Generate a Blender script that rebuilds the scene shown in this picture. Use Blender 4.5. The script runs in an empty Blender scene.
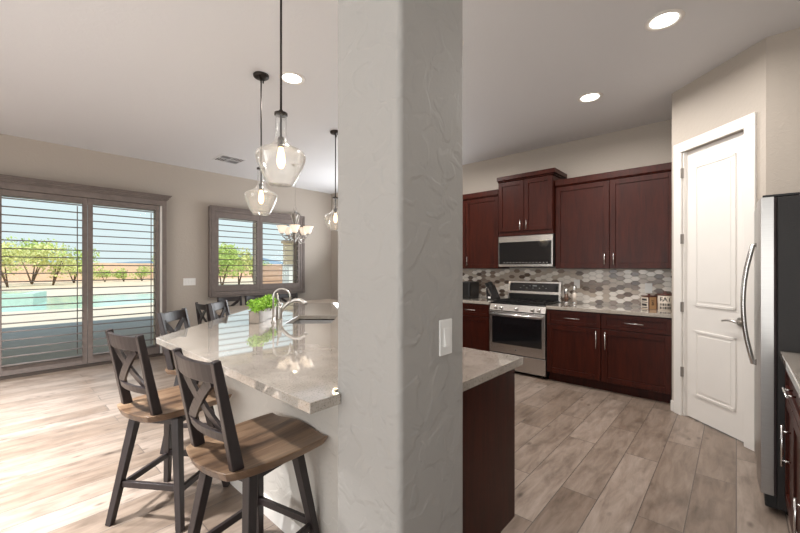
import bpy, bmesh, math, random
from mathutils import Vector, Matrix
from mathutils.geometry import tessellate_polygon
C = bpy.context.scene.collection
SC = bpy.context.scene
R = math.radians
PI = math.pi

# ------------------------------------------------------------------ camera
cam = bpy.data.objects.new('camera', bpy.data.cameras.new('camera'))
C.objects.link(cam)
cam.location = (0, 0, 1.37)
cam.rotation_euler = (R(90), 0, R(-47.73))
cam.data.sensor_width = 36
cam.data.lens = 370 / 800 * 36
cam.data.shift_y = 0.002
cam.data.clip_start = 0.05
cam.data.clip_end = 500
SC.camera = cam

# ------------------------------------------------------------------ view, sky, sun, large lights
vs = SC.view_settings
vs.view_transform = 'Standard'
vs.look = 'None'
vs.exposure = 0.0
vs.gamma = 1.0
vs.use_curve_mapping = False
try:
    SC.cycles.max_bounces = 12
    SC.cycles.transparent_max_bounces = 24
    SC.cycles.use_denoising = True
    SC.cycles.sample_clamp_indirect = 6
except Exception:
    pass

W = bpy.data.worlds.new('sky')
SC.world = W
W.use_nodes = True
nt = W.node_tree
for n in list(nt.nodes):
    nt.nodes.remove(n)
wo = nt.nodes.new('ShaderNodeOutputWorld')
bg = nt.nodes.new('ShaderNodeBackground')
tc = nt.nodes.new('ShaderNodeTexCoord')
sx = nt.nodes.new('ShaderNodeSeparateXYZ')
cr = nt.nodes.new('ShaderNodeValToRGB')
cr.color_ramp.elements[0].position = 0.0
cr.color_ramp.elements[0].color = (0.80, 0.90, 0.92, 1)
cr.color_ramp.elements[1].position = 0.75
cr.color_ramp.elements[1].color = (0.50, 0.66, 0.86, 1)
e = cr.color_ramp.elements.new(0.16)
e.color = (0.77, 0.90, 0.94, 1)
nt.links.new(tc.outputs['Generated'], sx.inputs[0])
nt.links.new(sx.outputs['Z'], cr.inputs[0])
nt.links.new(cr.outputs[0], bg.inputs['Color'])
bg.inputs['Strength'].default_value = 1.05
nt.links.new(bg.outputs[0], wo.inputs['Surface'])


def light(name, kind, loc, rot, energy, color, **kw):
    d = bpy.data.lights.new(name, kind)
    d.energy = energy
    d.color = color
    for k, v in kw.items():
        setattr(d, k, v)
    o = bpy.data.objects.new(name, d)
    C.objects.link(o)
    o.location = loc
    o.rotation_euler = rot
    return o


light('sun', 'SUN', (0, -10, 20), (R(29), 0, R(8)), 3.6, (1.0, 0.95, 0.86), angle=R(0.6))
# added area lamps at the unseen great-room windows, tilted up towards the ceiling
light('added_window_light', 'AREA', (-3.35, 1.2, 1.5), (0, R(-122), 0), 150, (1.0, 0.985, 0.97), shape='RECTANGLE', size=2.3, size_y=5.0)
light('added_window_light', 'AREA', (-0.9, -3.35, 1.5), (R(155), 0, 0), 45, (1.0, 0.98, 0.96), shape='RECTANGLE', size=3.6, size_y=2.3)
light('added_window_light', 'AREA', (5.12, 5.1, 1.6), (0, R(140), 0), 60, (0.95, 0.97, 1.0), shape='RECTANGLE', size=1.5, size_y=1.8)  # added lamp at the made-up dining-side window


# ------------------------------------------------------------------ geometry helpers
class MB:
    def __init__(s):
        s.b = bmesh.new()

    def _faces(s, vs, fs, mi=0, smooth=False):
        v = [s.b.verts.new(p) for p in vs]
        for f in fs:
            try:
                q = s.b.faces.new([v[i] for i in f])
                q.material_index = mi
                q.smooth = smooth
            except ValueError:
                pass
        return v

    def box(s, x0, x1, y0, y1, z0, z1, mi=0):
        vs = [(x, y, z) for z in (z0, z1) for y in (y0, y1) for x in (x0, x1)]
        s._faces(vs, [(0, 2, 3, 1), (4, 5, 7, 6), (0, 1, 5, 4), (2, 6, 7, 3), (0, 4, 6, 2), (1, 3, 7, 5)], mi)
        return s

    def obox(s, c, h, ang=0, mi=0, M=None):
        M = Matrix.Rotation(ang, 4, 'Z') if M is None else M
        vs = [Vector(c) + (M @ Vector((x * h[0], y * h[1], z * h[2]))) for z in (-1, 1) for y in (-1, 1) for x in (-1, 1)]
        s._faces(vs, [(0, 2, 3, 1), (4, 5, 7, 6), (0, 1, 5, 4), (2, 6, 7, 3), (0, 4, 6, 2), (1, 3, 7, 5)], mi)
        return s

    def bar(s, p, q, w, t, w2=None, t2=None, side=(0, 1, 0), mi=0):
        """a straight rectangular member from p to q; w across 'side', t across the other way"""
        p, q = Vector(p), Vector(q)
        d = (q - p).normalized()
        a = Vector(side)
        a = (a - a.dot(d) * d).normalized()
        b = d.cross(a)
        w2 = w if w2 is None else w2
        t2 = t if t2 is None else t2
        vs = []
        for c, ww, tt in ((p, w, t), (q, w2, t2)):
            for i, j in ((-1, -1), (1, -1), (1, 1), (-1, 1)):
                vs.append(c + a * i * ww / 2 + b * j * tt / 2)
        s._faces(vs, [(3, 2, 1, 0), (4, 5, 6, 7), (0, 1, 5, 4), (1, 2, 6, 5), (2, 3, 7, 6), (3, 0, 4, 7)], mi)
        return s

    def tube(s, pts, r, seg=10, mi=0, closed=False):
        pts = [Vector(p) for p in pts]
        n = len(pts)
        rr = r if isinstance(r, (list, tuple)) else [r] * n
        rings = []
        up = None
        for i, p in enumerate(pts):
            if closed:
                d = pts[(i + 1) % n] - pts[i - 1]
            else:
                d = pts[min(i + 1, n - 1)] - pts[max(i - 1, 0)]
            d.normalize()
            if up is None:
                up = d.orthogonal().normalized()
            up = (up - up.dot(d) * d).normalized()
            b = d.cross(up)
            rings.append([s.b.verts.new(p + rr[i] * (up * math.cos(2 * PI * k / seg) + b * math.sin(2 * PI * k / seg))) for k in range(seg)])
        m = n if closed else n - 1
        for i in range(m):
            A, B = rings[i], rings[(i + 1) % n]
            for k in range(seg):
                f = s.b.faces.new((A[k], A[(k + 1) % seg], B[(k + 1) % seg], B[k]))
                f.smooth = True
                f.material_index = mi
        if not closed:
            s.b.faces.new(rings[0][::-1]).material_index = mi
            s.b.faces.new(rings[-1]).material_index = mi
        return s

    def cyl(s, p, q, r, seg=20, mi=0):
        return s.tube([p, q], r, seg, mi)

    def lathe(s, prof, seg=32, c=(0, 0, 0), mi=0, close=False):
        c = Vector(c)
        rings = []
        for r, z in prof:
            if r < 1e-6:
                rings.append([s.b.verts.new(c + Vector((0, 0, z)))])
            else:
                rings.append([s.b.verts.new(c + Vector((r * math.cos(2 * PI * k / seg), r * math.sin(2 * PI * k / seg), z))) for k in range(seg)])
        prs = list(zip(rings, rings[1:]))
        if close:
            prs.append((rings[-1], rings[0]))
        for A, B in prs:
            for k in range(seg):
                k2 = (k + 1) % seg
                if len(A) == 1 and len(B) == 1:
                    continue
                if len(A) == 1:
                    f = s.b.faces.new((A[0], B[k2], B[k]))
                elif len(B) == 1:
                    f = s.b.faces.new((A[k], A[k2], B[0]))
                else:
                    f = s.b.faces.new((A[k], A[k2], B[k2], B[k]))
                f.smooth = True
                f.material_index = mi
        return s

    def prism(s, outer, z0, z1, hole=None, mi=0):
        loops = [[Vector((x, y, 0)) for x, y in outer]]
        if hole:
            loops.append([Vector((x, y, 0)) for x, y in hole])
        tris = tessellate_polygon(loops)
        flat = [v for l in loops for v in l]
        bot = [s.b.verts.new((v.x, v.y, z0)) for v in flat]
        top = [s.b.verts.new((v.x, v.y, z1)) for v in flat]
        for t in tris:
            for vv in (top, bot):
                try:
                    s.b.faces.new([vv[i] for i in t]).material_index = mi
                except ValueError:
                    pass
        k = 0
        for l in loops:
            n = len(l)
            for i in range(n):
                a, b = k + i, k + (i + 1) % n
                s.b.faces.new((bot[a], bot[b], top[b], top[a])).material_index = mi
            k += n
        return s

    def leaves(s, c, rad, n, size, rnd, mi=0, flat=0.0):
        for _ in range(n):
            while True:
                p = Vector((rnd.uniform(-1, 1), rnd.uniform(-1, 1), rnd.uniform(-1, 1)))
                if 0.25 < p.length < 1:
                    break
            p = Vector((c[0] + p.x * rad[0], c[1] + p.y * rad[1], c[2] + p.z * rad[2]))
            a = Vector((rnd.gauss(0, 1), rnd.gauss(0, 1), rnd.gauss(0, 1) * (1 - flat))).normalized()
            b = a.orthogonal().normalized()
            b = (Matrix.Rotation(rnd.uniform(0, 6.28), 3, a) @ b)
            q = size * rnd.uniform(.6, 1.2)
            v = [s.b.verts.new(p + a * q * i + b * q * .5 * j) for i, j in ((-1, 0), (0, -1), (1, 0), (0, 1))]
            s.b.faces.new(v).material_index = mi
        return s

    def build(s, name, mat, parent=None, bevel=0, seg=2, norm=True, loc=None):
        if norm:
            bmesh.ops.recalc_face_normals(s.b, faces=s.b.faces[:])
        me = bpy.data.meshes.new(name)
        s.b.to_mesh(me)
        s.b.free()
        for m in (mat if isinstance(mat, (list, tuple)) else [mat]):
            me.materials.append(m)
        o = bpy.data.objects.new(name, me)
        C.objects.link(o)
        if parent is not None:
            o.parent = parent
        if loc:
            o.location = loc
        if bevel:
            md = o.modifiers.new('bevel', 'BEVEL')
            md.width = bevel
            md.segments = seg
            md.limit_method = 'ANGLE'
            md.angle_limit = R(40)
            md.harden_normals = False
        return o


def tag(o, label, cat, group=None):
    o['label'] = label
    o['category'] = cat
    if group:
        o['group'] = group
    return o


def structure(o, label=None, cat=None):
    o['kind'] = 'structure'
    if label:
        o['label'] = label
    if cat:
        o['category'] = cat
    return o


def thing(name, label, cat, loc=(0, 0, 0), rotz=0, group=None):
    o = bpy.data.objects.new(name, None)
    C.objects.link(o)
    o.empty_display_size = .1
    o.location = loc
    o.rotation_euler = (0, 0, rotz)
    return tag(o, label, cat, group)


def copy_tree(o, parent=None):
    c = o.copy()
    C.objects.link(c)
    c.parent = parent
    for ch in o.children:
        copy_tree(ch, c)
    return c


def txt(s, size, mat, parent, M, name='lettering', extrude=.0004):
    cu = bpy.data.curves.new('t', 'FONT')
    cu.body = s
    cu.size = size
    cu.extrude = extrude
    cu.align_x = 'CENTER'
    cu.align_y = 'CENTER'
    cu.offset = size * .03
    t = bpy.data.objects.new('t', cu)
    C.objects.link(t)
    dg = bpy.context.evaluated_depsgraph_get()
    me = bpy.data.meshes.new_from_object(t.evaluated_get(dg))
    bpy.data.objects.remove(t)
    me.transform(M)
    me.materials.clear()
    me.materials.append(mat)
    o = bpy.data.objects.new(name, me)
    C.objects.link(o)
    o.parent = parent
    return o


# ------------------------------------------------------------------ materials
def srgb(r, g, b):
    f = lambda c: (c / 255 / 12.92) if c / 255 <= .04045 else ((c / 255 + .055) / 1.055) ** 2.4
    return (f(r), f(g), f(b), 1)


def new_mat(name):
    m = bpy.data.materials.new(name)
    m.use_nodes = True
    t = m.node_tree
    return m, t, t.nodes['Principled BSDF']


def N(t, kind, **kw):
    n = t.nodes.new(kind)
    for k, v in kw.items():
        setattr(n, k, v)
    return n


def mapped(t, scale=(1, 1, 1), rot=(0, 0, 0), coord='Object'):
    c = N(t, 'ShaderNodeTexCoord')
    m = N(t, 'ShaderNodeMapping')
    m.inputs['Scale'].default_value = scale
    m.inputs['Rotation'].default_value = rot
    t.links.new(c.outputs[coord], m.inputs['Vector'])
    return m.outputs[0]


def ramp(t, fac, stops):
    r = N(t, 'ShaderNodeValToRGB')
    el = r.color_ramp.elements
    el[0].position, el[0].color = stops[0]
    el[1].position, el[1].color = stops[-1]
    for p, c in stops[1:-1]:
        k = el.new(p)
        k.color = c
    t.links.new(fac, r.inputs[0])
    return r.outputs[0]


def noise(t, vec, scale, detail=3, rough=.5, dist=0):
    n = N(t, 'ShaderNodeTexNoise')
    n.inputs['Scale'].default_value = scale
    n.inputs['Detail'].default_value = detail
    n.inputs['Roughness'].default_value = rough
    n.inputs['Distortion'].default_value = dist
    t.links.new(vec, n.inputs['Vector'])
    return n.outputs[0]


def bump(t, b, h, strength, dist=.01):
    n = N(t, 'ShaderNodeBump')
    n.inputs['Strength'].default_value = strength
    n.inputs['Distance'].default_value = dist
    t.links.new(h, n.inputs['Height'])
    t.links.new(n.outputs[0], b.inputs['Normal'])


def mix(t, fac, a, b, mode='MIX'):
    n = N(t, 'ShaderNodeMix', data_type='RGBA', blend_type=mode)
    for s, v in ((n.inputs[0], fac), (n.inputs[6], a), (n.inputs[7], b)):
        if hasattr(v, 'links'):
            t.links.new(v, s)
        else:
            s.default_value = v
    return n.outputs[2]


def plain(name, col, rough=.5, metal=0, var=.06, scale=8, bmp=0, bscale=60, coat=0, spec=.5, stretch=(1, 1, 1)):
    m, t, b = new_mat(name)
    v = mapped(t, stretch)
    n = noise(t, v, scale, 4)
    lo = tuple(c * (1 - var) for c in col[:3]) + (1,)
    hi = tuple(min(1, c * (1 + var)) for c in col[:3]) + (1,)
    t.links.new(ramp(t, n, [(.3, lo), (.7, hi)]), b.inputs['Base Color'])
    b.inputs['Roughness'].default_value = rough
    b.inputs['Metallic'].default_value = metal
    b.inputs['Specular IOR Level'].default_value = spec
    b.inputs['Coat Weight'].default_value = coat
    b.inputs['Coat Roughness'].default_value = .15
    if bmp:
        bump(t, b, noise(t, v, bscale, 3), bmp)
    return m


def paint(name, col, tex=.25, scale=26):
    m, t, b = new_mat(name)
    v = mapped(t)
    b.inputs['Base Color'].default_value = col
    b.inputs['Roughness'].default_value = .6
    b.inputs['Specular IOR Level'].default_value = .3
    n1 = noise(t, v, scale, 2, .45, .8)
    h = ramp(t, n1, [(.47, (0, 0, 0, 1)), (.56, (1, 1, 1, 1))])
    n2 = noise(t, v, scale * 7, 3)
    bump(t, b, mix(t, .25, h, n2), tex, .006)
    return m


def emit(name, col, strength):
    m, t, b = new_mat(name)
    b.inputs['Base Color'].default_value = col
    b.inputs['Emission Color'].default_value = col
    b.inputs['Emission Strength'].default_value = strength
    return m


def wood(name, dark, light_, rough=.35, coat=0.0, axis=(1, 1, 1), scale=6):
    m, t, b = new_mat(name)
    v = mapped(t, axis)
    n = noise(t, v, scale, 6, .6, .6)
    t.links.new(ramp(t, n, [(.25, dark), (.75, light_)]), b.inputs['Base Color'])
    b.inputs['Roughness'].default_value = rough
    b.inputs['Specular IOR Level'].default_value = .24
    b.inputs['Coat Weight'].default_value = coat
    b.inputs['Coat Roughness'].default_value = .2
    bump(t, b, n, .05, .004)
    return m


M_wall = paint('wall_paint', srgb(178, 168, 157), .15)
M_pantry = paint('pantry_wall_paint', srgb(178, 168, 157), .15)
M_pillar = paint('pillar_paint', srgb(164, 160, 155), .45, 9)
M_ceil = paint('ceiling_paint', srgb(219, 218, 219), .08, 22)
M_white = plain('white_trim_paint', srgb(226, 221, 215), .35, var=.01)
M_plate = plain('white_plastic', srgb(232, 230, 226), .3, var=.01)
M_cherry = wood('cherry_cabinet', srgb(38, 10, 5), srgb(68, 24, 12), .36, 0, (3, 3, .35), 9)
M_shutter = wood('taupe_shutter', srgb(112, 102, 97), srgb(128, 117, 111), .45, 0, (3, 3, 3), 4)
M_black = plain('espresso_black_wood', srgb(40, 32, 32), .38, var=.18, scale=20, stretch=(4, 4, .6))
M_steel = plain('brushed_steel', (.62, .60, .58, 1), .27, 1, .05, 6, stretch=(1, 1, 30))
M_fsteel = plain('darker_door_steel', (.36, .345, .33, 1), .3, 1, .05, 6, stretch=(1, 1, 30))
M_steel_h = plain('brushed_steel_handle', (.72, .70, .68, 1), .25, 1, .02)
M_nickel = plain('brushed_nickel', (.60, .57, .54, 1), .28, 1, .03)
M_blackm = plain('black_metal', srgb(30, 28, 28), .4, .3, .1)
M_bronze = plain('oil_rubbed_bronze', srgb(52, 45, 41), .4, .6, .1)
M_blackg = plain('black_glass', (.008, .008, .009, 1), .06, 0, .02, spec=.7)
M_fridge_side = plain('dark_fridge_side', srgb(33, 30, 29), .55, .0, .06, bmp=.1, bscale=120)
M_rubber = plain('dark_rubber', srgb(22, 21, 21), .6)
M_tan = plain('tan_canister', srgb(178, 140, 100), .5)
M_brownlid = plain('brown_lid_wood', srgb(78, 38, 28), .45)
M_cream = plain('cream_ceramic', srgb(206, 194, 180), .35)
M_ink = plain('black_ink', srgb(40, 34, 32), .6)
M_leaf = plain('bright_leaf', srgb(158, 206, 72), .5, var=.3, scale=30)
M_soil = plain('soil', srgb(50, 38, 28), .9)
M_galv = plain('galvanised_planter', srgb(140, 128, 116), .4, .6, .15, 14)
M_bulb = emit('bulb_glow', (1.0, .70, .38, 1), 4.5)
M_hinge = plain('satin_hinge', srgb(140, 134, 128), .4, .6, .05)
M_shade = emit('frosted_shade_glow', (1.0, .86, .70, 1), .5)
M_dnick = plain('antique_nickel', (.46, .43, .40, 1), .3, 1, .1)
M_lens = emit('downlight_lens', (1.0, .95, .86, 1), 7)
M_seat = None


def glass(name, tint=(1, 1, 1, 1), gl=.06, edge=False):
    m, t, b = new_mat(name)
    t.nodes.remove(b)
    o = t.nodes['Material Output']
    tr = N(t, 'ShaderNodeBsdfTransparent')
    tr.inputs[0].default_value = tint
    g = N(t, 'ShaderNodeBsdfGlossy')
    g.inputs['Roughness'].default_value = .09 if edge else .02
    f = N(t, 'ShaderNodeLayerWeight')
    f.inputs['Blend'].default_value = .35 if edge else .12
    mx = N(t, 'ShaderNodeMixShader')
    if edge:
        mp = N(t, 'ShaderNodeMapRange')
        mp.inputs[1].default_value = 0
        mp.inputs[2].default_value = 1
        mp.inputs[3].default_value = gl
        mp.inputs[4].default_value = .75
        t.links.new(f.outputs['Facing'], mp.inputs[0])
        pw = N(t, 'ShaderNodeMath', operation='MULTIPLY')
        t.links.new(mp.outputs[0], pw.inputs[0])
        t.links.new(f.outputs['Facing'], pw.inputs[1])
        t.links.new(pw.outputs[0], mx.inputs[0])
    else:
        t.links.new(f.outputs['Fresnel'], mx.inputs[0])
    t.links.new(tr.outputs[0], mx.inputs[1])
    t.links.new(g.outputs[0], mx.inputs[2])
    if edge:
        df = N(t, 'ShaderNodeBsdfDiffuse')
        df.inputs[0].default_value = (.95, .95, .95, 1)
        m2 = N(t, 'ShaderNodeMixShader')
        m2.inputs[0].default_value = .05
        t.links.new(mx.outputs[0], m2.inputs[1])
        t.links.new(df.outputs[0], m2.inputs[2])
        t.links.new(m2.outputs[0], o.inputs['Surface'])
    else:
        t.links.new(mx.outputs[0], o.inputs['Surface'])
    return m


M_pane = glass('window_glass', (.97, .99, .985, 1))
M_pglass = glass('pendant_glass', (.97, .97, .965, 1), .32, True)


def floor_mat():
    m, t, b = new_mat('wood_look_plank_tile')
    v = mapped(t)
    br = N(t, 'ShaderNodeTexBrick')
    br.offset = .37
    br.offset_frequency = 2
    br.squash = 1
    br.inputs['Scale'].default_value = 1
    br.inputs['Mortar Size'].default_value = .0028
    br.inputs['Mortar Smooth'].default_value = .1
    br.inputs['Bias'].default_value = 0
    br.inputs['Brick Width'].default_value = 1.2
    br.inputs['Row Height'].default_value = .203
    br.inputs['Color1'].default_value = (0, 0, 0, 1)
    br.inputs['Color2'].default_value = (1, 1, 1, 1)
    br.inputs['Mortar'].default_value = (.5, .5, .5, 1)
    t.links.new(v, br.inputs['Vector'])
    # each plank samples its own piece of grain
    off = N(t, 'ShaderNodeVectorMath', operation='MULTIPLY_ADD')
    t.links.new(br.outputs['Color'], off.inputs[0])
    off.inputs[1].default_value = (7, 13, 5)
    t.links.new(v, off.inputs[2])
    mp = N(t, 'ShaderNodeMapping')
    mp.inputs['Scale'].default_value = (1.6, 9, 1)
    t.links.new(off.outputs[0], mp.inputs['Vector'])
    grain = noise(t, mp.outputs[0], 2.2, 8, .62, .5)
    mp2 = N(t, 'ShaderNodeMapping')
    mp2.inputs['Scale'].default_value = (2.0, 4.2, 1)
    t.links.new(off.outputs[0], mp2.inputs['Vector'])
    blot = noise(t, mp2.outputs[0], 1.7, 4, .55, .3)
    base = ramp(t, grain, [(.25, srgb(112, 98, 88)), (.5, srgb(146, 131, 119)), (.8, srgb(170, 156, 145))])
    spots = ramp(t, blot, [(.28, srgb(116, 104, 95)), (.48, (1, 1, 1, 1))])
    c = mix(t, .42, base, spots, 'MULTIPLY')
    vo = N(t, 'ShaderNodeTexVoronoi')
    vo.inputs['Scale'].default_value = 2.1
    t.links.new(mp2.outputs[0], vo.inputs['Vector'])
    knots = ramp(t, vo.outputs['Distance'], [(.03, srgb(118, 102, 90)), (.17, (1, 1, 1, 1))])
    c = mix(t, .75, c, knots, 'MULTIPLY')
    tone = ramp(t, br.outputs['Color'], [(0, srgb(206, 198, 190)), (1, (1, 1, 1, 1))])
    c = mix(t, 1.0, c, tone, 'MULTIPLY')
    c = mix(t, br.outputs['Fac'], c, srgb(88, 77, 70))
    t.links.new(c, b.inputs['Base Color'])
    r = N(t, 'ShaderNodeMapRange')
    r.inputs[3].default_value = .26
    r.inputs[4].default_value = .42
    t.links.new(grain, r.inputs[0])
    t.links.new(r.outputs[0], b.inputs['Roughness'])
    b.inputs['Specular IOR Level'].default_value = .55
    inv = N(t, 'ShaderNodeMath', operation='SUBTRACT')
    inv.inputs[0].default_value = 1
    t.links.new(br.outputs['Fac'], inv.inputs[1])
    bump(t, b, inv.outputs[0], .35, .002)
    return m


def counter_mat():
    m, t, b = new_mat('speckled_quartz')
    v = mapped(t)
    n1 = noise(t, v, 9, 5, .6)
    n2 = noise(t, v, 140, 2, .6)
    c = ramp(t, n1, [(.3, srgb(160, 151, 140)), (.7, srgb(184, 175, 165))])
    s = ramp(t, n2, [(.33, srgb(150, 140, 130)), (.46, (1, 1, 1, 1))])
    t.links.new(mix(t, .6, c, s, 'MULTIPLY'), b.inputs['Base Color'])
    b.inputs['Roughness'].default_value = .04
    b.inputs['Specular IOR Level'].default_value = .9
    b.inputs['Coat Weight'].default_value = .8
    b.inputs['Coat Roughness'].default_value = .03
    return m


def seat_mat():
    m, t, b = new_mat('two_tone_seat_wood')
    v = mapped(t, (.8, 5, 1))
    n = noise(t, v, 2.2, 6, .6, .4)
    c = ramp(t, n, [(.34, srgb(58, 42, 32)), (.47, srgb(104, 80, 61)), (.66, srgb(146, 120, 96))])
    v2 = mapped(t, (1.5, 40, 1))
    f = noise(t, v2, 3, 3)
    s = ramp(t, f, [(.3, srgb(205, 200, 195)), (.6, (1, 1, 1, 1))])
    t.links.new(mix(t, .6, c, s, 'MULTIPLY'), b.inputs['Base Color'])
    b.inputs['Roughness'].default_value = .33
    return m


M_floor = floor_mat()
M_counter = counter_mat()
M_seat = seat_mat()

# ================================================================== STRUCTURE
XK, YA, ZC = 5.155, 6.80, 3.05      # kitchen wall, window wall, ceiling
XL, YR = -3.5, -3.5

structure(MB().box(XL - .1, XK + .1, YR - .1, YA + .1, -.12, 0).build('floor', M_floor))
structure(MB().box(XL - .1, XK + .1, YR - .1, YA + .1, ZC, ZC + .15).build('ceiling', M_ceil))

# window wall (far): openings for the sliding door and the window
DX0, DX1, DZ1 = -1.72, 1.79, 2.34
WX0, WX1, WZ0, WZ1 = 2.60, 4.29, 1.02, 2.31
m = MB()
y0, y1 = YA, YA + .16
m.box(XL, DX0, y0, y1, 0, ZC)
m.box(DX0, DX1, y0, y1, DZ1, ZC)
m.box(DX1, WX0, y0, y1, 0, ZC)
m.box(WX0, WX1, y0, y1, 0, WZ0)
m.box(WX0, WX1, y0, y1, WZ1, ZC)
m.box(WX1, XK + .16, y0, y1, 0, ZC)
structure(m.build('wall_far', M_wall))
m = MB()
m.box(XK, XK + .16, .34, 3.95, 0, ZC).box(XK, XK + .16, 6.25, YA, 0, ZC)
m.box(XK, XK + .16, 3.95, 6.25, 0, .68).box(XK, XK + .16, 3.95, 6.25, 2.42, ZC)
structure(m.build('wall_kitchen', M_wall))
m = MB()
for y in (3.95, 5.07, 6.19):
    m.box(XK + .05, XK + .11, y, y + .06, .68, 2.42)
m.box(XK + .05, XK + .11, 3.95, 6.25, .68, .74).box(XK + .05, XK + .11, 3.95, 6.25, 2.36, 2.42)
structure(m.build('added_window_4', M_white))  # made-up window hidden by the pillar, put in to light the ceiling
# wall behind the fridge run
structure(MB().box(1.2, 3.79, -1.0, -.86, 0, ZC).build('wall_right', M_wall))
structure(MB().box(1.2, 1.34, YR, -1.0, 0, ZC).build('wall_hall', M_wall))
# great room behind the camera, with window openings added to bring in daylight
m = MB()
m.box(XL - .12, XL, YR, -1.3, 0, ZC)
m.box(XL - .12, XL, 3.7, YA, 0, ZC)
m.box(XL - .12, XL, -1.3, 3.7, 2.65, ZC)
m.box(XL - .12, XL, -1.3, 3.7, 0, .35)
structure(m.build('wall_left', M_wall))
m = MB()
m.box(XL - .12, -2.7, YR - .12, YR, 0, ZC)
m.box(.9, 1.34, YR - .12, YR, 0, ZC)
m.box(-2.7, .9, YR - .12, YR, 2.65, ZC)
m.box(-2.7, .9, YR - .12, YR, 0, .35)
structure(m.build('wall_rear', M_wall))
for nm, ax in (('added_window_2', 0), ('added_window_3', 1)):  # unseen windows, added so daylight can come from behind the camera
    m = MB()
    if ax == 0:
        for y in (-1.3, -.08, 1.16, 2.4, 3.64):
            m.box(XL - .09, XL - .03, y, y + .06, .35, 2.65)
        m.box(XL - .09, XL - .03, -1.3, 3.7, .35, .41).box(XL - .09, XL - .03, -1.3, 3.7, 2.59, 2.65)
    else:
        for x in (-2.7, -1.53, -.35, .84):
            m.box(x, x + .06, YR - .09, YR - .03, .35, 2.65)
        m.box(-2.7, .9, YR - .09, YR - .03, .35, .41).box(-2.7, .9, YR - .09, YR - .03, 2.59, 2.65)
    structure(m.build(nm, M_white))

# pantry: a short return, the angled wall with its door, and the alcove wall over the fridge
A0 = Vector((4.40, .46, 0))
B0 = Vector((3.79, -.16, 0))
dd = (B0 - A0).normalized()
nn = Vector((dd.y, -dd.x, 0))        # outward, towards the kitchen
if nn.dot(-A0) < 0:
    nn = -nn
LEN = (B0 - A0).length
ang = math.atan2(dd.y, dd.x)


def dprism(m, t0, t1, o0, o1, z0, z1, mi=0):
    """box along the angled pantry wall: t along it, o outwards"""
    ps = [A0 + dd * t + nn * o for t, o in ((t0, o0), (t1, o0), (t1, o1), (t0, o1))]
    m.prism([(p.x, p.y) for p in ps], z0, z1, mi=mi)
    return m


T0, T1, DH = .128, .722, 2.445
m = MB()
m.box(A0.x, XK, A0.y - .12, A0.y, 0, ZC)
dprism(m, 0, T0, -.12, 0, 0, ZC)
dprism(m, T1, LEN, -.12, 0, 0, ZC)
dprism(m, T0, T1, -.12, 0, DH, ZC)
m.box(B0.x, B0.x + .12, -1.0, B0.y, 0, ZC)
structure(m.build('wall_pantry', M_pantry))
structure(MB().box(3.9, XK, -1.0, -.88, 0, ZC).build('wall_pantry_back', M_wall))

# the free-standing pillar and the bar wall under the worktop
PX0, PX1, PY0, PY1 = .855, 1.226, .777, 1.099
structure(MB().box(PX0, PX1, PY0, PY1, 0, ZC).build('pillar', M_pillar, bevel=.02, seg=5),
          'textured grey-white square pillar rising from floor to ceiling beside the breakfast bar', 'pillar')
structure(MB().prism([(1.03, PY1), (1.17, PY1), (1.17, 2.63), (2.67, 4.13), (2.57, 4.23), (1.03, 2.69)], 0, .868)
          .build('wall_bar', paint('bar_wall_paint', srgb(196, 190, 182), .25, 11)))

# baseboards
structure(MB().box(DX1 + .05, XK, YA - .015, YA, 0, .1).build('baseboard_far', M_white, bevel=.004))
structure(MB().prism([(1.015, PY1), (1.03, PY1), (1.03, 2.69), (2.57, 4.23), (2.56, 4.24), (1.015, 2.696)], 0, .1)
          .build('baseboard_bar', M_white))
m = MB()
dprism(m, 0, .035, 0, .014, 0, .1)
dprism(m, .81, LEN, 0, .014, 0, .1)
m.box(B0.x - .014, B0.x, -.6, B0.y, 0, .1)
structure(m.build('baseboard_pantry', M_white, bevel=.003))

# pantry door
door = thing('door_2', 'white two-panel pantry door set in the angled wall beside the refrigerator', 'door')
structure(door)
m = MB()
o1 = -.03
dprism(m, T0 + .003, T1 - .003, o1 - .035, o1, .01, DH - .004)
leaf = m.build('door_leaf', M_white, door)
m = MB()
for z0, z1 in ((.22, .81), (1.03, 2.29)):
    a, b = T0 + .105, T1 - .105
    w = .022
    dprism(m, a, b, o1, o1 + .004, z0, z1)
    for q in ((a, a + w, z0, z1), (b - w, b, z0, z1), (a, b, z0, z0 + w), (a, b, z1 - w, z1)):
        dprism(m, q[0], q[1], o1, o1 + .009, q[2], q[3])
    dprism(m, a + .042, b - .042, o1, o1 + .007, z0 + .042, z1 - .042)
m.build('door_panel', M_white, door, bevel=.004)
m = MB()
dprism(m, .04, T0 + .002, 0, .018, 0, DH - .001)
dprism(m, T1 - .002, .806, 0, .018, 0, DH - .001)
dprism(m, .04, .806, 0, .018, DH, DH + .09)
dprism(m, T0, T0 + .014, -.1, 0, 0, DH)
dprism(m, T1 - .014, T1, -.1, 0, 0, DH)
m.build('door_casing', M_white, door, bevel=.004)
for z in (.41, 1.01, 1.64, 2.25):
    m = MB()
    dprism(m, T0 - .003, T0 + .012, -.028, .021, z - .045, z + .045)
    m.build('hinge', M_hinge, door)
m = MB()
hp = A0 + dd * (T1 - .06) + nn * o1
hz = .945
m.cyl(hp + Vector((0, 0, hz)), hp + nn * .012 + Vector((0, 0, hz)), .036, 24)
m.cyl(hp + Vector((0, 0, hz)), hp + nn * .055 + Vector((0, 0, hz)), .011, 14)
q = hp + nn * .052 + Vector((0, 0, hz))
m.tube([q + dd * .01, q - dd * .04 + Vector((0, 0, .006)), q - dd * .08 + Vector((0, 0, .004)), q - dd * .12 - Vector((0, 0, .006))], [.011, .009, .008, .006], 10)
m.build('door_handle', M_nickel, door)


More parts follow.
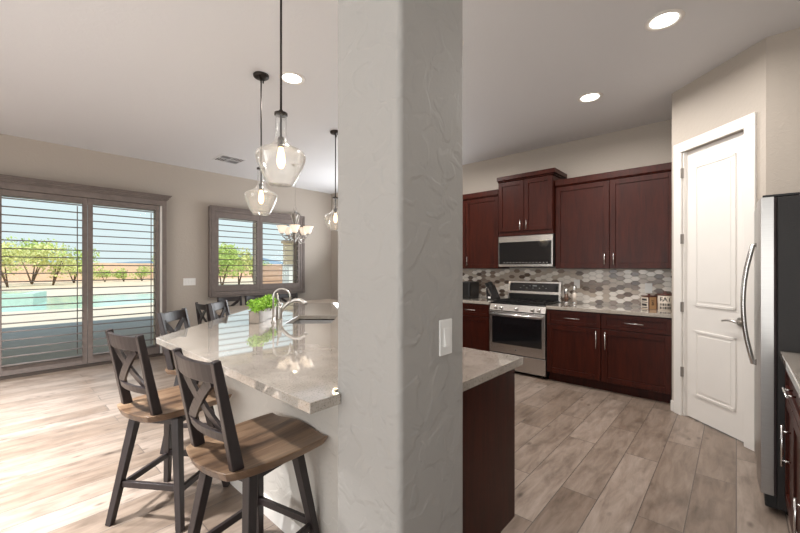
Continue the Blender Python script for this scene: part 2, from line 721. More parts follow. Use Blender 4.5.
# -------------------------------------------------------- shutters
def crown(m, x0, x1, yf, z0, ret=.05):
    """stepped crown strip along x with its face at yf (towards -y)"""
    for k, (dz0, dz1, pr) in enumerate(((0, .02, .012), (.02, .045, .028), (.045, .065, .045), (.065, .08, .06))):
        m.box(x0 - pr, x1 + pr, yf - pr, YA, z0 + dz0, z0 + dz1)
    return m


def shutter_panel(parent, x0, x1, z0, z1, stile, rail_b, rail_t, yf, phase, pitch=.1035):
    m = MB()
    m.box(x0, x0 + stile, yf, yf + .03, z0, z1).box(x1 - stile, x1, yf, yf + .03, z0, z1)
    m.box(x0 + stile, x1 - stile, yf, yf + .03, z0, z0 + rail_b).box(x0 + stile, x1 - stile, yf, yf + .03, z1 - rail_t, z1)
    fr = m.build('shutter_frame', M_shutter, parent, bevel=.003)
    m = MB()
    k = -40
    while k < 40:
        z = phase + k * pitch
        k += 1
        if z < z0 + rail_b + .012 or z > z1 - rail_t - .012:
            continue
        pts = []
        for i in range(12):
            a = 2 * PI * i / 12
            pts.append((.044 * math.cos(a), .0068 * math.sin(a)))
        vs = [(x, yf + .015 + py, z + pz + py * .02) for x in (x0 + stile - .004, x1 - stile + .004) for py, pz in pts]
        fs = [tuple(range(12)), tuple(range(23, 11, -1))] + [(i, i + 12, (i + 1) % 12 + 12, (i + 1) % 12) for i in range(12)]
        m._faces(vs, fs, 0, True)
    m.build('louvers', M_shutter, fr)
    # slim tilt rod behind the blades
    MB().box(x1 - stile - .05, x1 - stile - .04, yf + .06, yf + .068, z0 + rail_b + .04, z1 - rail_t - .04).build('tilt_rod', M_shutter, fr)
    return fr


sd = thing('door_1', 'sliding glass patio door covered by taupe plantation shutters', 'door')
structure(sd)
YF = 6.665
m = MB()
m.box(DX1 - .005, DX1 + .055, YF - .01, YA, 0, 2.345)
m.box(DX0 - .055, DX0 + .005, YF - .01, YA, 0, 2.345)
m.box(DX0 - .055, DX1 + .055, YF - .01, YA, 2.346, 2.429)
m.build('door_casing', M_shutter, sd, bevel=.003)
crown(MB(), DX0 - .055, DX1 + .055, YF - .01, 2.43).build('cornice', M_shutter, sd, bevel=.004)
MB().box(DX0, DX1, YF - .02, YA + .1, 0, .035).build('bottom_track', plain('dark_track', srgb(72, 62, 56), .5), sd)
MB().box(DX1 - .030, DX1 - .006, YF - .004, YF + .05, .036, 2.343).build('lit_reveal_strip', M_white, sd)  # white strip stands in for light falling on the door reveal
edges = [-1.69, -.84, .015, .885, 1.755]
for a, b in zip(edges, edges[1:]):
    sp = shutter_panel(sd, a + .002, b - .002, .04, 2.34, .055, .11, .075, YF, 1.407)
# ring pull on the second shutter
MB().tube([(.035 + .02 * math.cos(t * PI / 8), YF - .022 + .0 * t, 1.165 + .038 * math.sin(t * PI / 8)) for t in range(16)], .0035, 8, closed=True).build('ring_pull', M_nickel, sd)
# the glazed door leaves behind the shutters
for a, b in ((-1.72, .04), (.0, 1.79)):
    m = MB()
    yy = YA + (.03 if a < -1 else .075)
    m.box(a, a + .06, yy, yy + .04, .035, 2.34).box(b - .06, b, yy, yy + .04, .035, 2.34)
    m.box(a, b, yy, yy + .04, .035, .12).box(a, b, yy, yy + .04, 2.28, 2.34)
    g = m.build('sliding_sash', plain('almond_frame', srgb(190, 180, 160), .4), sd)
    MB().box(a + .06, b - .06, yy + .017, yy + .023, .12, 2.28).build('pane', M_pane, g)

wn = thing('window_1', 'two-panel window with taupe plantation shutters and picture-frame casing', 'window')
structure(wn)
YW = 6.70
m = MB()
ox0, ox1, oz0, oz1 = 2.515, 4.385, .87, 2.445
cw = .085
m.box(ox0, ox0 + cw, YW, YA, oz0, oz1).box(ox1 - cw, ox1, YW, YA, oz0, oz1)
m.box(ox0 + cw, ox1 - cw, YW, YA, oz0, oz0 + cw).box(ox0 + cw, ox1 - cw, YW, YA, oz1 - cw, oz1)
for t in (0, .03):
    m.box(ox0 - .012 + t, ox0 + .01 + t, YW - .012, YW, oz0 + t, oz1 - t).box(ox1 - .01 - t, ox1 + .012 - t, YW - .012, YW, oz0 + t, oz1 - t)
    m.box(ox0 - .012 + t, ox1 + .012 - t, YW - .012, YW, oz0 - .012 + t, oz0 + .01 + t).box(ox0 - .012 + t, ox1 + .012 - t, YW - .012, YW, oz1 - .01 - t, oz1 + .012 - t)
m.build('window_casing', M_shutter, wn, bevel=.003)
xm = 3.415
for a, b in ((2.602, xm - .002), (xm + .002, 4.298)):
    sp = shutter_panel(wn, a, b, .958, 2.357, .057, .11, .10, YW + .006, 1.42, .1015)
m = MB()
yy = YA + .08
m.box(WX0, WX0 + .04, yy, yy + .04, WZ0, WZ1).box(WX1 - .04, WX1, yy, yy + .04, WZ0, WZ1)
m.box(WX0, WX1, yy, yy + .04, WZ0, WZ0 + .04).box(WX0, WX1, yy, yy + .04, WZ1 - .04, WZ1).box(xm - .025, xm + .025, yy, yy + .04, WZ0, WZ1)
g = m.build('window_sash', plain('almond_sash', srgb(190, 180, 160), .4), wn)
MB().box(WX0 + .02, WX1 - .02, yy + .017, yy + .023, WZ0 + .02, WZ1 - .02).build('pane', M_pane, wn)


# ================================================================== CABINETS
def bar_pull(parent, x, y, z, L, vertical):
    m = MB()
    r = .0055
    if vertical:
        m.cyl((x - .03, y, z - L / 2), (x - .03, y, z + L / 2), r, 12)
        for s in (-1, 1):
            m.cyl((x - .03, y, z + s * L * .36), (x, y, z + s * L * .36), r * .85, 10)
    else:
        m.cyl((x - .03, y - L / 2, z), (x - .03, y + L / 2, z), r, 12)
        for s in (-1, 1):
            m.cyl((x - .03, y + s * L * .36, z), (x, y + s * L * .36, z), r * .85, 10)
    return m.build('handle', M_steel_h, parent)


def shaker(parent, name, y0, y1, z0, z1, pull=None, fw=.057):
    g = .002
    y0, y1, z0, z1 = y0 + g, y1 - g, z0 + g, z1 - g
    m = MB()
    m.box(-.02, -.001, y0, y0 + fw, z0, z1).box(-.02, -.001, y1 - fw, y1, z0, z1)
    m.box(-.02, -.001, y0 + fw, y1 - fw, z0, z0 + fw).box(-.02, -.001, y0 + fw, y1 - fw, z1 - fw, z1)
    m.box(-.010, -.001, y0 + fw, y1 - fw, z0 + fw, z1 - fw)
    d = m.build(name, M_cherry, parent, bevel=.002)
    if pull:
        bar_pull(d, -.02, pull[1], pull[2], pull[3] if len(pull) > 3 else .15, pull[0] == 'v')
    return d


def carcass(root, w, d, z0, z1, toe):
    m = MB()
    m.box(0, d, 0, w, z0 + (.11 if toe else 0), z1)
    if toe:
        m.box(.07, d, 0, w, 0, .11)
    return m.build('body', M_cherry, root)


G = 'cherry cabinets along the kitchen wall'
XF = 4.545   # base fronts
XU = 4.825   # upper fronts
back = XK - .003

# base, right of the range : y .465 .. 1.705
t = thing('base_cabinet', 'long dark cherry base cabinet with two drawers over two doors, right of the range', 'cabinet', (XF, .468, 0))
W_ = 1.24
carcass(t, W_, back - XF, 0, .874, True)
mid = .64
for a, b, hy in ((0, mid, mid - .045), (mid, W_, mid + .045)):
    shaker(t, 'drawer', a + .004, b - .004, .70, .868, ('h', (a + b) / 2, .785, .17), .045)
    shaker(t, 'door', a + .004, b - .004, .115, .695, ('v', hy, .575, .19))
# base, left of the range : 2.48 .. 3.60
t = thing('base_cabinet', 'dark cherry base cabinet with a drawer over a door, left of the range', 'cabinet', (XF, 2.482, 0))
carcass(t, 1.12, back - XF, 0, .874, True)
for a, b, hy in ((0, .56, .51), (.56, 1.12, .61)):
    shaker(t, 'drawer', a + .004, b - .004, .70, .868, ('h', (a + b) / 2, .785, .17), .045)
    shaker(t, 'door', a + .004, b - .004, .115, .695, ('v', hy, .575, .19))
# worktops
for nm, a, b, lab in (('countertop', .462, 1.711, 'speckled beige stone worktop on the long cabinet right of the range'),
                      ('countertop', 2.479, 3.62, 'speckled beige stone worktop left of the range under the knife block')):
    tag(MB().box(XF - .035, back, a, b, .875, .914).build(nm, M_counter, bevel=.004), lab, 'countertop')


# uppers
def upper(y0, w, xf, z0, z1, zc, label, doors, name='wall_cabinet'):
    t = thing(name, label, 'cabinet', (xf, y0, 0))
    carcass(t, w, back - xf, z0, z1, False)
    for a, b, hy in doors:
        shaker(t, 'door', a, b, z0 + .005, z1 - .005, ('v', hy, z0 + .115, .13))
    m = MB()
    m.box(-.024, back - xf, -.0, w, z1, z1 + .012).box(-.034, back - xf, -.0, w, z1 + .012, zc)
    m.build('crown_molding', M_cherry, t, bevel=.006)
    return t


upper(.468, 1.236, XU, 1.362, 2.395, 2.484, 'wide two-door dark cherry wall cabinet right of the microwave', [(.004, .618, .618 - .045), (.622, 1.232, .622 + .045)])
upper(2.487, 1.11, XU, 1.362, 2.395, 2.484, 'dark cherry wall cabinet left of the microwave', [(.004, .545, .50), (.549, 1.106, .594)])
t = thing('wall_cabinet', 'tallest dark cherry wall cabinet with two short doors, above the microwave', 'cabinet', (4.745, 1.708, 0))
carcass(t, .745, back - 4.745, 1.81, 2.555, False)
for a, b, hy in ((.004, .371, .371 - .04), (.374, .741, .374 + .04)):
    shaker(t, 'door', a, b, 1.865, 2.545, ('v', hy, 1.945, .13))
m = MB()
m.box(-.03, back - 4.745, -.020, .747, 2.548, 2.565).box(-.050, back - 4.745, -.04, .752, 2.565, 2.622)
m.build('crown_molding', M_cherry, t, bevel=.006)

# ---------------------------------------------------------------- backsplash
rnd = random.Random(5)
cols = [plain('tile_white', srgb(236, 228, 218), .2), plain('tile_beige', srgb(190, 175, 160), .2),
        plain('tile_taupe', srgb(140, 122, 109), .2), plain('tile_brown', srgb(106, 89, 78), .2), plain('grout', srgb(186, 177, 167), .7)]
m = MB()
m.box(XK - .006, XK, .462, 3.62, .914, 1.386, 4)
w_, h_, c_ = .108, .055, .030
pit = 2 * (w_ - c_)
row = 0
z = .914 + h_ / 2
while z < 1.366 - h_ / 2 + .002:
    y = .50 + (pit / 2 if row % 2 else 0)
    j = 0
    while y < 3.58:
        g = .0015
        hx = w_ / 2 - g
        pts = [(-hx, 0), (-hx + c_, -h_ / 2 + g), (hx - c_, -h_ / 2 + g), (hx, 0), (hx - c_, h_ / 2 - g), (-hx + c_, h_ / 2 - g)]
        r = rnd.random()
        mi = 0 if r < .36 else 1 if r < .64 else 2 if r < .84 else 3
        vs = [(XK - .006, y + p[0], z + p[1]) for p in pts] + [(XK - .010, y + p[0] * .97, z + p[1] * .92) for p in pts]
        m._faces(vs, [(6, 7, 8, 9, 10, 11)] + [(i, (i + 1) % 6, (i + 1) % 6 + 6, i + 6) for i in range(6)], mi)
        y += pit
        j += 1
    z += h_ / 2
    row += 1
structure(m.build('trim_backsplash', cols), 'mosaic backsplash of elongated hexagon tiles in white, beige and brown', 'backsplash')


# ---------------------------------------------------------------- range
rg = thing('range', 'stainless steel gas range with black oven window between the base cabinets', 'range', (4.53, 1.717, 0))
RW, RD = .757, back - 4.53 - .02
MB().box(.03, RD, .002, RW - .002, .035, .875).build('body', M_fridge_side, rg)
for y in (.05, RW - .05):
    for x in (.1, RD - .08):
        MB().cyl((x, y, 0), (x, y, .036), .018, 12).build('foot', M_rubber, rg)
MB().box(-.0, .03, .004, RW - .004, .045, .245).build('drawer', M_steel, rg, bevel=.004)
od = MB().box(-.015, .03, .004, RW - .004, .258, .80).build('oven_door', M_steel, rg, bevel=.005)
MB().box(-.019, -.013, .045, RW - .045, .375, .735).build('oven_window', M_blackg, od, bevel=.002)
m = MB()
m.cyl((-.06, .03, .765), (-.06, RW - .03, .765), .013, 16)
for y in (.05, RW - .05):
    m.cyl((-.06, y, .765), (-.013, y, .765), .010, 12)
m.build('handle', M_steel_h, od)
MB().cyl((-.018, RW / 2, .315), (-.014, RW / 2, .315), .014, 24).build('emblem', plain('emblem_grey', srgb(120, 118, 116), .3, .8), od)
m = MB()
vs = [(-.012, .002, .81), (.05, .002, .81), (.05, .002, .895), (.015, .002, .895)]
vs += [(x, RW - .002, z) for x, _, z in vs]
m._faces(vs, [(0, 1, 2, 3), (7, 6, 5, 4), (0, 4, 5, 1), (1, 5, 6, 2), (2, 6, 7, 3), (3, 7, 4, 0)])
cp = m.build('control_panel', M_steel, rg, bevel=.002)
for y in (.085, .165, .375, .585, .665):
    m = MB()
    m.lathe([(0, 0), (.024, 0), (.022, .008), (.018, .010), (.016, .034), (0, .036)], 20)
    kn = m.build('knob', M_steel_h, cp)
    kn.location = (.001, y, .853)
    kn.rotation_euler = (0, R(-108), 0)
ct = MB().box(.012, RD - .06, .002, RW - .002, .895, .912).build('cooktop', plain('black_enamel', srgb(22, 21, 21), .25), rg, bevel=.004)
for y0_, y1_ in ((.025, .262), (.267, .49), (.495, .732)):
    m = MB()
    for x in (.05, .50):
        m.box(x, x + .014, y0_, y1_, .918, .936)
    for y in (y0_, y1_ - .012):
        m.box(.05, .514, y, y + .012, .918, .936)
    for y in (y0_ + .075, y1_ - .087):
        m.box(.05, .514, y, y + .010, .924, .938)
    m.box(.27, .284, y0_, y1_, .924, .938)
    for x in (.05, .50):
        for y in (y0_, y1_ - .012):
            m.box(x, x + .014, y, y + .012, .911, .92)
    m.build('grate', M_blackm, ct, bevel=.002)
for x, y in ((.16, .145), (.39, .145), (.275, .378), (.16, .612), (.39, .612)):
    m = MB()
    m.lathe([(0, .911), (.045, .911), (.045, .918), (.034, .921), (.034, .927), (0, .928)], 20, (x, y, 0))
    m.build('burner', M_blackm, ct)
m = MB()
vs = [(RD - .09, .004, .912), (RD, .004, .912), (RD, .004, 1.185), (RD - .04, .004, 1.185)]
vs = [(RD - .085, .004, .912), (RD, .004, .912), (RD, .004, 1.185), (RD - .045, .004, 1.185), (RD - .075, .004, 1.02)]
vs += [(x, RW - .004, z) for x, _, z in vs]
m._faces(vs, [(0, 1, 2, 3, 4), (9, 8, 7, 6, 5), (0, 5, 6, 1), (1, 6, 7, 2), (2, 7, 8, 3), (3, 8, 9, 4), (4, 9, 5, 0)])
bgd = m.build('backguard', M_steel, rg, bevel=.004)
tilt = Matrix.Rotation(math.atan2(.03, .165), 4, 'Y')
MB().box(RD - .088, RD - .079, .03, RW - .03, .93, 1.012).build('vent_strip', M_blackm, bgd)
m = MB()
m.obox((RD - .061, RW / 2, 1.104), (.004, RW / 2 - .035, .058), M=tilt)
for k in range(9):
    y = .20 + k * .045
    zz = .018 if k % 2 else -.012
    m.obox((RD - .0655 + zz * .18, y, 1.104 + zz), (.0015, .008, .003), M=tilt, mi=1)
m.obox((RD - .0625, RW / 2 - .02, 1.125), (.0015, .03, .009), M=tilt, mi=1)
m.build('control_display', [M_blackg, plain('display_grey', srgb(150, 150, 150), .5)], bgd)

# ---------------------------------------------------------------- microwave
mw = thing('microwave', 'stainless steel over-the-range microwave with black glass front', 'microwave', (4.755, 1.714, 1.388))
MWW = .745
MB().box(.02, back - 4.755, 0, MWW, .0, .42).build('body', M_fridge_side, mw)
MB().box(.0, .03, 0, MWW, .0, .418).build('front_frame', M_steel, mw, bevel=.005)
m = MB().box(-.012, .004, .02, MWW - .015, .035, .335)
for k in range(14):
    m.box(-.0128, -.0118, .06 + k * .045, .078 + k * .045, .052, .058, 1)
m.build('door_glass', [M_blackg, plain('mark_grey', srgb(170, 168, 165), .5)], mw)
m = MB()
for k in range(4):
    m.box(-.004, .002, .04, MWW - .04, .352 + k * .014, .357 + k * .014)
m.build('vent_grille', M_steel, mw)
MB().box(.06, .3, .1, .66, -.012, .001).build('underside_lamp', M_blackm, mw)

# ---------------------------------------------------------------- refrigerator
fr = thing('refrigerator', 'side-by-side stainless refrigerator with dark side panel next to the pantry door', 'refrigerator', (2.925, -.155, 0))
FW = .845
MB().box(0, FW, -.68, -.012, .03, 1.765).build('body', M_fridge_side, fr, bevel=.006)
for x in (.05, FW - .05):
    for y in (-.62, -.07):
        MB().cyl((x, y, 0), (x, y, .032), .02, 12).build('foot', M_rubber, fr)
for a, b, hx in ((0.0, FW * .54, FW * .54 - .045), (FW * .54 + .005, FW, FW * .54 + .05)):
    m = MB()
    n = 10
    pts = [(a, .0)] + [(a + (b - a) * k / n, .052 + .010 * math.sin(PI * k / n)) for k in range(n + 1)] + [(b, 0)]
    m.prism(pts, .10, 1.768)
    d = m.build('door', M_fsteel, fr, bevel=.008, seg=3)
    m = MB()
    pts = [(hx, .055, .75)] + [(hx, .060 + .062 * math.sin(PI * k / 10) ** .6 if 0 < k < 10 else .075, .75 + .77 * k / 10) for k in range(11)] + [(hx, .055, 1.52)]
    m.tube(pts, .013, 12)
    m.build('handle', M_steel, d)
    MB().box(min(a, b) + .01, min(a, b) + .11, -.10, .045, 1.768, 1.782).build('hinge_cover', M_blackm, fr, bevel=.003)
MB().box(.01, FW - .01, -.03, .035, .025, .095).build('base_grille', M_rubber, fr, bevel=.006)
MB().box(.0, FW, -.010, -.001, .10, 1.765).build('door_gasket', plain('gasket', srgb(40, 26, 26), .7), fr)

# ---------------------------------------------------------------- right-hand base run (fronts face +y)
t = thing('base_cabinet', 'dark base cabinets with steel bar pulls under the worktop next to the refrigerator', 'cabinet', (1.385, -.215, 0), R(-90))
carcass(t, 1.51, .64, 0, .874, True)
L_ = 1.51
shaker(t, 'drawer', .604, L_ - .006, .70, .868, ('h', 1.055, .80, .16), .045)
shaker(t, 'door', .604, 1.158, .115, .695, ('v', .655, .42, .16))
shaker(t, 'door', 1.162, L_ - .006, .115, .695, ('v', 1.21, .50, .20))
for z0, z1 in ((.70, .868), (.41, .695), (.115, .405)):
    shaker(t, 'drawer', .006, .60, z0, z1, ('h', .30, (z0 + z1) / 2, .16), .045)
tag(MB().box(1.37, 2.917, -.858, -.178, .875, .914).build('countertop', M_counter, bevel=.004),
    'stone worktop in the right corner of the frame next to the refrigerator', 'countertop')

# ================================================================== PENINSULA
SQ = math.sqrt(.5)
sink_c = Vector((1.93, 2.80, 0))
u1 = Vector((SQ, SQ, 0))
u2 = Vector((SQ, -SQ, 0))


def rect(c, u, v, a, b):
    return [((c + u * i * a + v * j * b).x, (c + u * i * a + v * j * b).y) for i, j in ((-1, -1), (1, -1), (1, 1), (-1, 1))]


outer = [(.72, 1.065), (.852, 1.065), (.852, 1.107), (1.229, 1.107), (1.229, .808), (1.83, .808), (1.83, 2.31), (3.21, 3.69), (2.40, 4.50), (.72, 2.82)]
tag(MB().prism(outer, .875, .914, rect(sink_c, u1, u2, .27, .19)).build('bar_countertop', M_counter, bevel=.003),
    'large angled speckled stone worktop of the breakfast bar with the sink cut into it', 'countertop')
pc = thing('peninsula_cabinet', 'dark red cherry cabinet run under the breakfast bar, its end panel right of the pillar', 'cabinet')
m = MB()
inner = [(1.231, .845), (1.775, .845), (1.775, 2.34), (3.10, 3.665), (2.67, 4.095), (1.185, 2.61), (1.185, 1.11), (1.231, 1.11)]
inset = [(1.251, .865), (1.755, .865), (1.755, 2.348), (3.072, 3.665), (2.67, 4.067), (1.205, 2.602), (1.205, 1.13), (1.251, 1.13)]
m.prism(inner, .11, .871, inset)
m.prism([(1.255, .868), (1.70, .868), (1.70, 2.38), (2.99, 3.665), (2.67, 3.99), (1.21, 2.60), (1.21, 1.14), (1.255, 1.14)], 0, .112)
m.build('body', M_cherry, pc)
MB().box(1.231, 1.78, .832, .846, .11, .871).build('end_panel', M_cherry, pc)
# doors on the kitchen side
y = .86
while y < 2.2:
    m = MB()
    y2 = y + .485
    fw = .055
    for z0, z1 in ((.70, .865), (.118, .694)):
        m = MB()
        x0, x1 = 1.776, 1.794
        m.box(x0, x1, y, y + fw, z0, z1).box(x0, x1, y2 - fw, y2, z0, z1).box(x0, x1, y + fw, y2 - fw, z0, z0 + .045).box(x0, x1, y + fw, y2 - fw, z1 - .045, z1)
        m.box(x0, x1 - .01, y + fw, y2 - fw, z0 + .045, z1 - .045)
        d = m.build('drawer' if z0 > .5 else 'door', M_cherry, pc, bevel=.002)
        m = MB()
        if z0 > .5:
            m.cyl((x1 + .03, y + .17, .785), (x1 + .03, y + .315, .785), .0055, 10)
            for q in (.19, .295):
                m.cyl((x1, y + q, .785), (x1 + .03, y + q, .785), .005, 8)
        else:
            m.cyl((x1 + .03, y + .435, .50), (x1 + .03, y + .435, .65), .0055, 10)
            for q in (.52, .63):
                m.cyl((x1, y + .435, q), (x1 + .03, y + .435, q), .005, 8)
        m.build('handle', M_steel_h, d)
    y = y2 + .005
# diagonal doors
for k in range(3):
    for z0, z1 in ((.70, .865), (.118, .694)):
        s0 = Vector((1.80, 2.36, 0)) + u1 * (.02 + k * .61) + Vector((.0, 0, 0))
        c0 = s0 + u1 * .295 + u2 * .004
        m = MB()
        for i, hw in ((-1, .03), (1, .03)):
            m.obox((c0.x + u1.x * i * .26, c0.y + u1.y * i * .26, (z0 + z1) / 2), (.03, .009, (z1 - z0) / 2), R(45))
        for zz in (z0 + .025, z1 - .025):
            m.obox((c0.x, c0.y, zz), (.23, .009, .025), R(45))
        cc = c0 - u2 * .005
        m.obox((cc.x, cc.y, (z0 + z1) / 2), (.23, .004, (z1 - z0) / 2 - .045), R(45))
        m.build('drawer' if z0 > .5 else 'door', M_cherry, pc)

# sink
sk = thing('sink', 'undermount stainless steel sink set into the breakfast bar worktop', 'sink', (sink_c.x, sink_c.y, .69), R(45))
a, b, dp = .272, .192, .178
m = MB()
vs = []
for (aa, bb, z) in ((a, b, dp), (a - .012, b - .012, .02), (a - .04, b - .04, .003), (.0, .0, .0)):
    if aa == 0:
        vs.append((0, 0, 0))
    else:
        r = .03
        for cx, cy, st in ((aa - r, bb - r, 0), (-aa + r, bb - r, 90), (-aa + r, -bb + r, 180), (aa - r, -bb + r, 270)):
            for k in range(5):
                t_ = R(st + 22.5 * k)
                vs.append((cx + r * math.cos(t_), cy + r * math.sin(t_), z))
fs = []
for l in range(2):
    for k in range(20):
        fs.append((l * 20 + k, l * 20 + (k + 1) % 20, (l + 1) * 20 + (k + 1) % 20, (l + 1) * 20 + k))
for k in range(20):
    fs.append((40 + k, 40 + (k + 1) % 20, 60))
m._faces(vs, fs, 0, True)
bowl = m.build('bowl', plain('satin_sink_steel', (.15, .145, .14, 1), .5, .4, .04), sk, norm=False)
sol = bowl.modifiers.new('s', 'SOLIDIFY')
sol.thickness = .002
sol.offset = 1
MB().lathe([(0, .004), (.045, .004), (.045, .008), (.03, .006), (0, .005)], 24).build('drain', M_nickel, sk)

# main faucet
fc = thing('faucet', 'brushed nickel kitchen faucet with arched spout and side lever, behind the sink', 'faucet', (1.72, 3.02, .914), R(-45))
m = MB()
m.lathe([(0, 0), (.030, 0), (.030, .008), (.027, .014), (.026, .10), (.023, .12), (0, .125)], 24)
m.build('body', M_nickel, fc)
m = MB()
m.tube([(0, 0, .05), (.035, 0, .105), (.085, 0, .150), (.14, 0, .172), (.19, 0, .168), (.225, 0, .145), (.235, 0, .128)], [.018, .017, .016, .016, .017, .020, .019], 14)
m.build('spout', M_nickel, fc)
m = MB()
m.lathe([(.020, .118), (.022, .13), (.019, .15), (0, .158)], 20)
m.tube([(0, 0, .145), (-.01, 0, .17), (-.02, 0, .235)], [.010, .009, .007], 10)
m.build('lever', M_nickel, fc)
# filtered water tap
ft = thing('water_tap', 'slim gooseneck water tap beside the planter', 'faucet', (1.575, 2.862, .914), R(-38))
m = MB()
m.lathe([(0, 0), (.020, 0), (.020, .006), (.013, .012), (.011, .045), (0, .046)], 20)
m.build('base', M_nickel, ft)
pts = [(0, 0, .03), (0, 0, .215)] + [(.068 - .068 * math.cos(R(q)), 0, .215 + .068 * math.sin(R(q))) for q in range(15, 181, 15)] + [(.138, 0, .175)]
MB().tube(pts, .0075, 10).build('spout', M_nickel, ft)
MB().tube([(0, 0, .035), (-.012, .03, .04), (-.015, .045, .042)], [.006, .005, .004], 8).build('lever', M_nickel, ft)

# planter
pl = thing('planter', 'narrow galvanised planter box of bright green leaves on the bar worktop', 'plant', (1.622, 3.112, .914), R(45))
m = MB()
m.box(-.25, .25, -.042, .042, 0, .006)
m.box(-.25, .25, -.042, -.038, 0, .10).box(-.25, .25, .038, .042, 0, .10).box(-.25, -.246, -.042, .042, 0, .10).box(.246, .25, -.042, .042, 0, .10)
m.box(-.254, .254, -.046, -.036, .094, .102).box(-.254, .254, .036, .046, .094, .102)
m.build('planter_box', M_galv, pl)
MB().box(-.246, .246, -.038, .038, .006, .085).build('soil', M_soil, pl)
rnd = random.Random(3)
m = MB()
for k in range(16):
    cx = -.25 + k * .031
    m.leaves((cx, rnd.uniform(-.03, .02), .135 + rnd.uniform(-.02, .03)), (.05, .072, .055), 62, .017, rnd)
for k in range(26):
    x = rnd.uniform(-.22, .22)
    m.tube([(x, rnd.uniform(-.03, .03), .08), (x + rnd.uniform(-.02, .02), rnd.uniform(-.05, .05), .15)], .0012, 5)
m.build('foliage', M_leaf, pl, norm=False)


# ================================================================== STOOLS
def seat_mesh():
    m = MB()
    n = 24
    grid = []
    D2, W2 = .245, .228

    def P(i, j):
        s_, t_ = -1 + 2 * i / n, -1 + 2 * j / n
        # square -> rounded square
        k = .10 if s_ > 0 else .10 + .13 * s_ * s_
        x = s_ * math.sqrt(1 - k * t_ * t_) * D2
        y = t_ * math.sqrt(1 - k * s_ * s_ * 1.6) * W2 * (1 + .06 * s_)
        z = .0
        # saddle: raised nose in the middle of the front, two leg scoops, dished middle
        sc = max(0, 1 - abs(s_) ** 2.6) * max(0, 1 - abs(t_) ** 3)
        z -= .014 * sc
        if s_ > 0:
            z += .010 * s_ ** 2 * math.cos(t_ * PI * 1.0) * (1 - abs(t_) ** 6)
        return x, y, z
    top = [[None] * (n + 1) for _ in range(n + 1)]
    bot = [[None] * (n + 1) for _ in range(n + 1)]
    for i in range(n + 1):
        for j in range(n + 1):
            x, y, z = P(i, j)
            top[i][j] = m.b.verts.new((x, y, .612 + z))
            e_ = .94
            bot[i][j] = m.b.verts.new((x * e_, y * e_, .574))
    for i in range(n):
        for j in range(n):
            f = m.b.faces.new((top[i][j], top[i + 1][j], top[i + 1][j + 1], top[i][j + 1]))
            f.smooth = True
            m.b.faces.new((bot[i][j], bot[i][j + 1], bot[i + 1][j + 1], bot[i + 1][j]))
    for k in range(n):
        for a, b, c, d in ((top[k][0], bot[k][0], bot[k + 1][0], top[k + 1][0]), (top[k][n], top[k + 1][n], bot[k + 1][n], bot[k][n]),
                           (top[0][k], top[0][k + 1], bot[0][k + 1], bot[0][k]), (top[n][k], bot[n][k], bot[n][k + 1], top[n][k + 1])):
            m.b.faces.new((a, b, c, d))
    return m


def x_back(root, z0, z1, x0, x1, hw, mat, lower):
    """two posts, curved top rail, X brace, curved lower rail"""
    def px(z):
        f = (z - z0) / (z1 - z0)
        return x0 + (x1 - x0) * f
    for s in (-1, 1):
        m = MB()
        m.bar((px(z0), s * (hw - .008), z0), (px(z1), s * hw, z1), .034, .046, .030, .030, side=(0, 1, 0))
        m.build('back_post', mat, root, bevel=.004)

    def rail(zc, h, th, bow):
        m = MB()
        n = 10
        vs = []
        for k in range(n + 1):
            y = -hw + 2 * hw * k / n
            dx = -bow * (1 - (y / hw) ** 2)
            for zz, xx in ((zc - h / 2, -th / 2), (zc - h / 2, th / 2), (zc + h / 2, th / 2), (zc + h / 2, -th / 2)):
                vs.append((px(zz) + dx + xx, y, zz))
        fs = [(0, 1, 2, 3), (4 * n + 3, 4 * n + 2, 4 * n + 1, 4 * n)]
        for k in range(n):
            for q in range(4):
                fs.append((4 * k + q, 4 * k + (q + 1) % 4, 4 * k + 4 + (q + 1) % 4, 4 * k + 4 + q))
        m._faces(vs, fs)
        return m
    rail(z1 - .048, .075, .020, .028).build('top_rail', mat, root, bevel=.003)
    rail(lower, .036, .018, .024).build('lower_rail', mat, root, bevel=.003)
    zt, zb = z1 - .082, lower + .012
    m = MB()
    h_ = hw - .045
    for s, off in ((-1, 0), (1, .010)):
        n = 8
        vs = []
        P = []
        for k in range(n + 1):
            f = k / n
            yy = s * h_ * (1 - 2 * f)
            zz = zt + (zb - zt) * f
            P.append(Vector((px(zz) - .022 * (1 - (yy / hw) ** 2) + off, yy, zz)))
        for a_, b_ in zip(P, P[1:]):
            m.bar(a_, b_ + (b_ - a_) * .04, .044, .012, side=(0, 1, 0))
    m.build('cross_brace', mat, root)


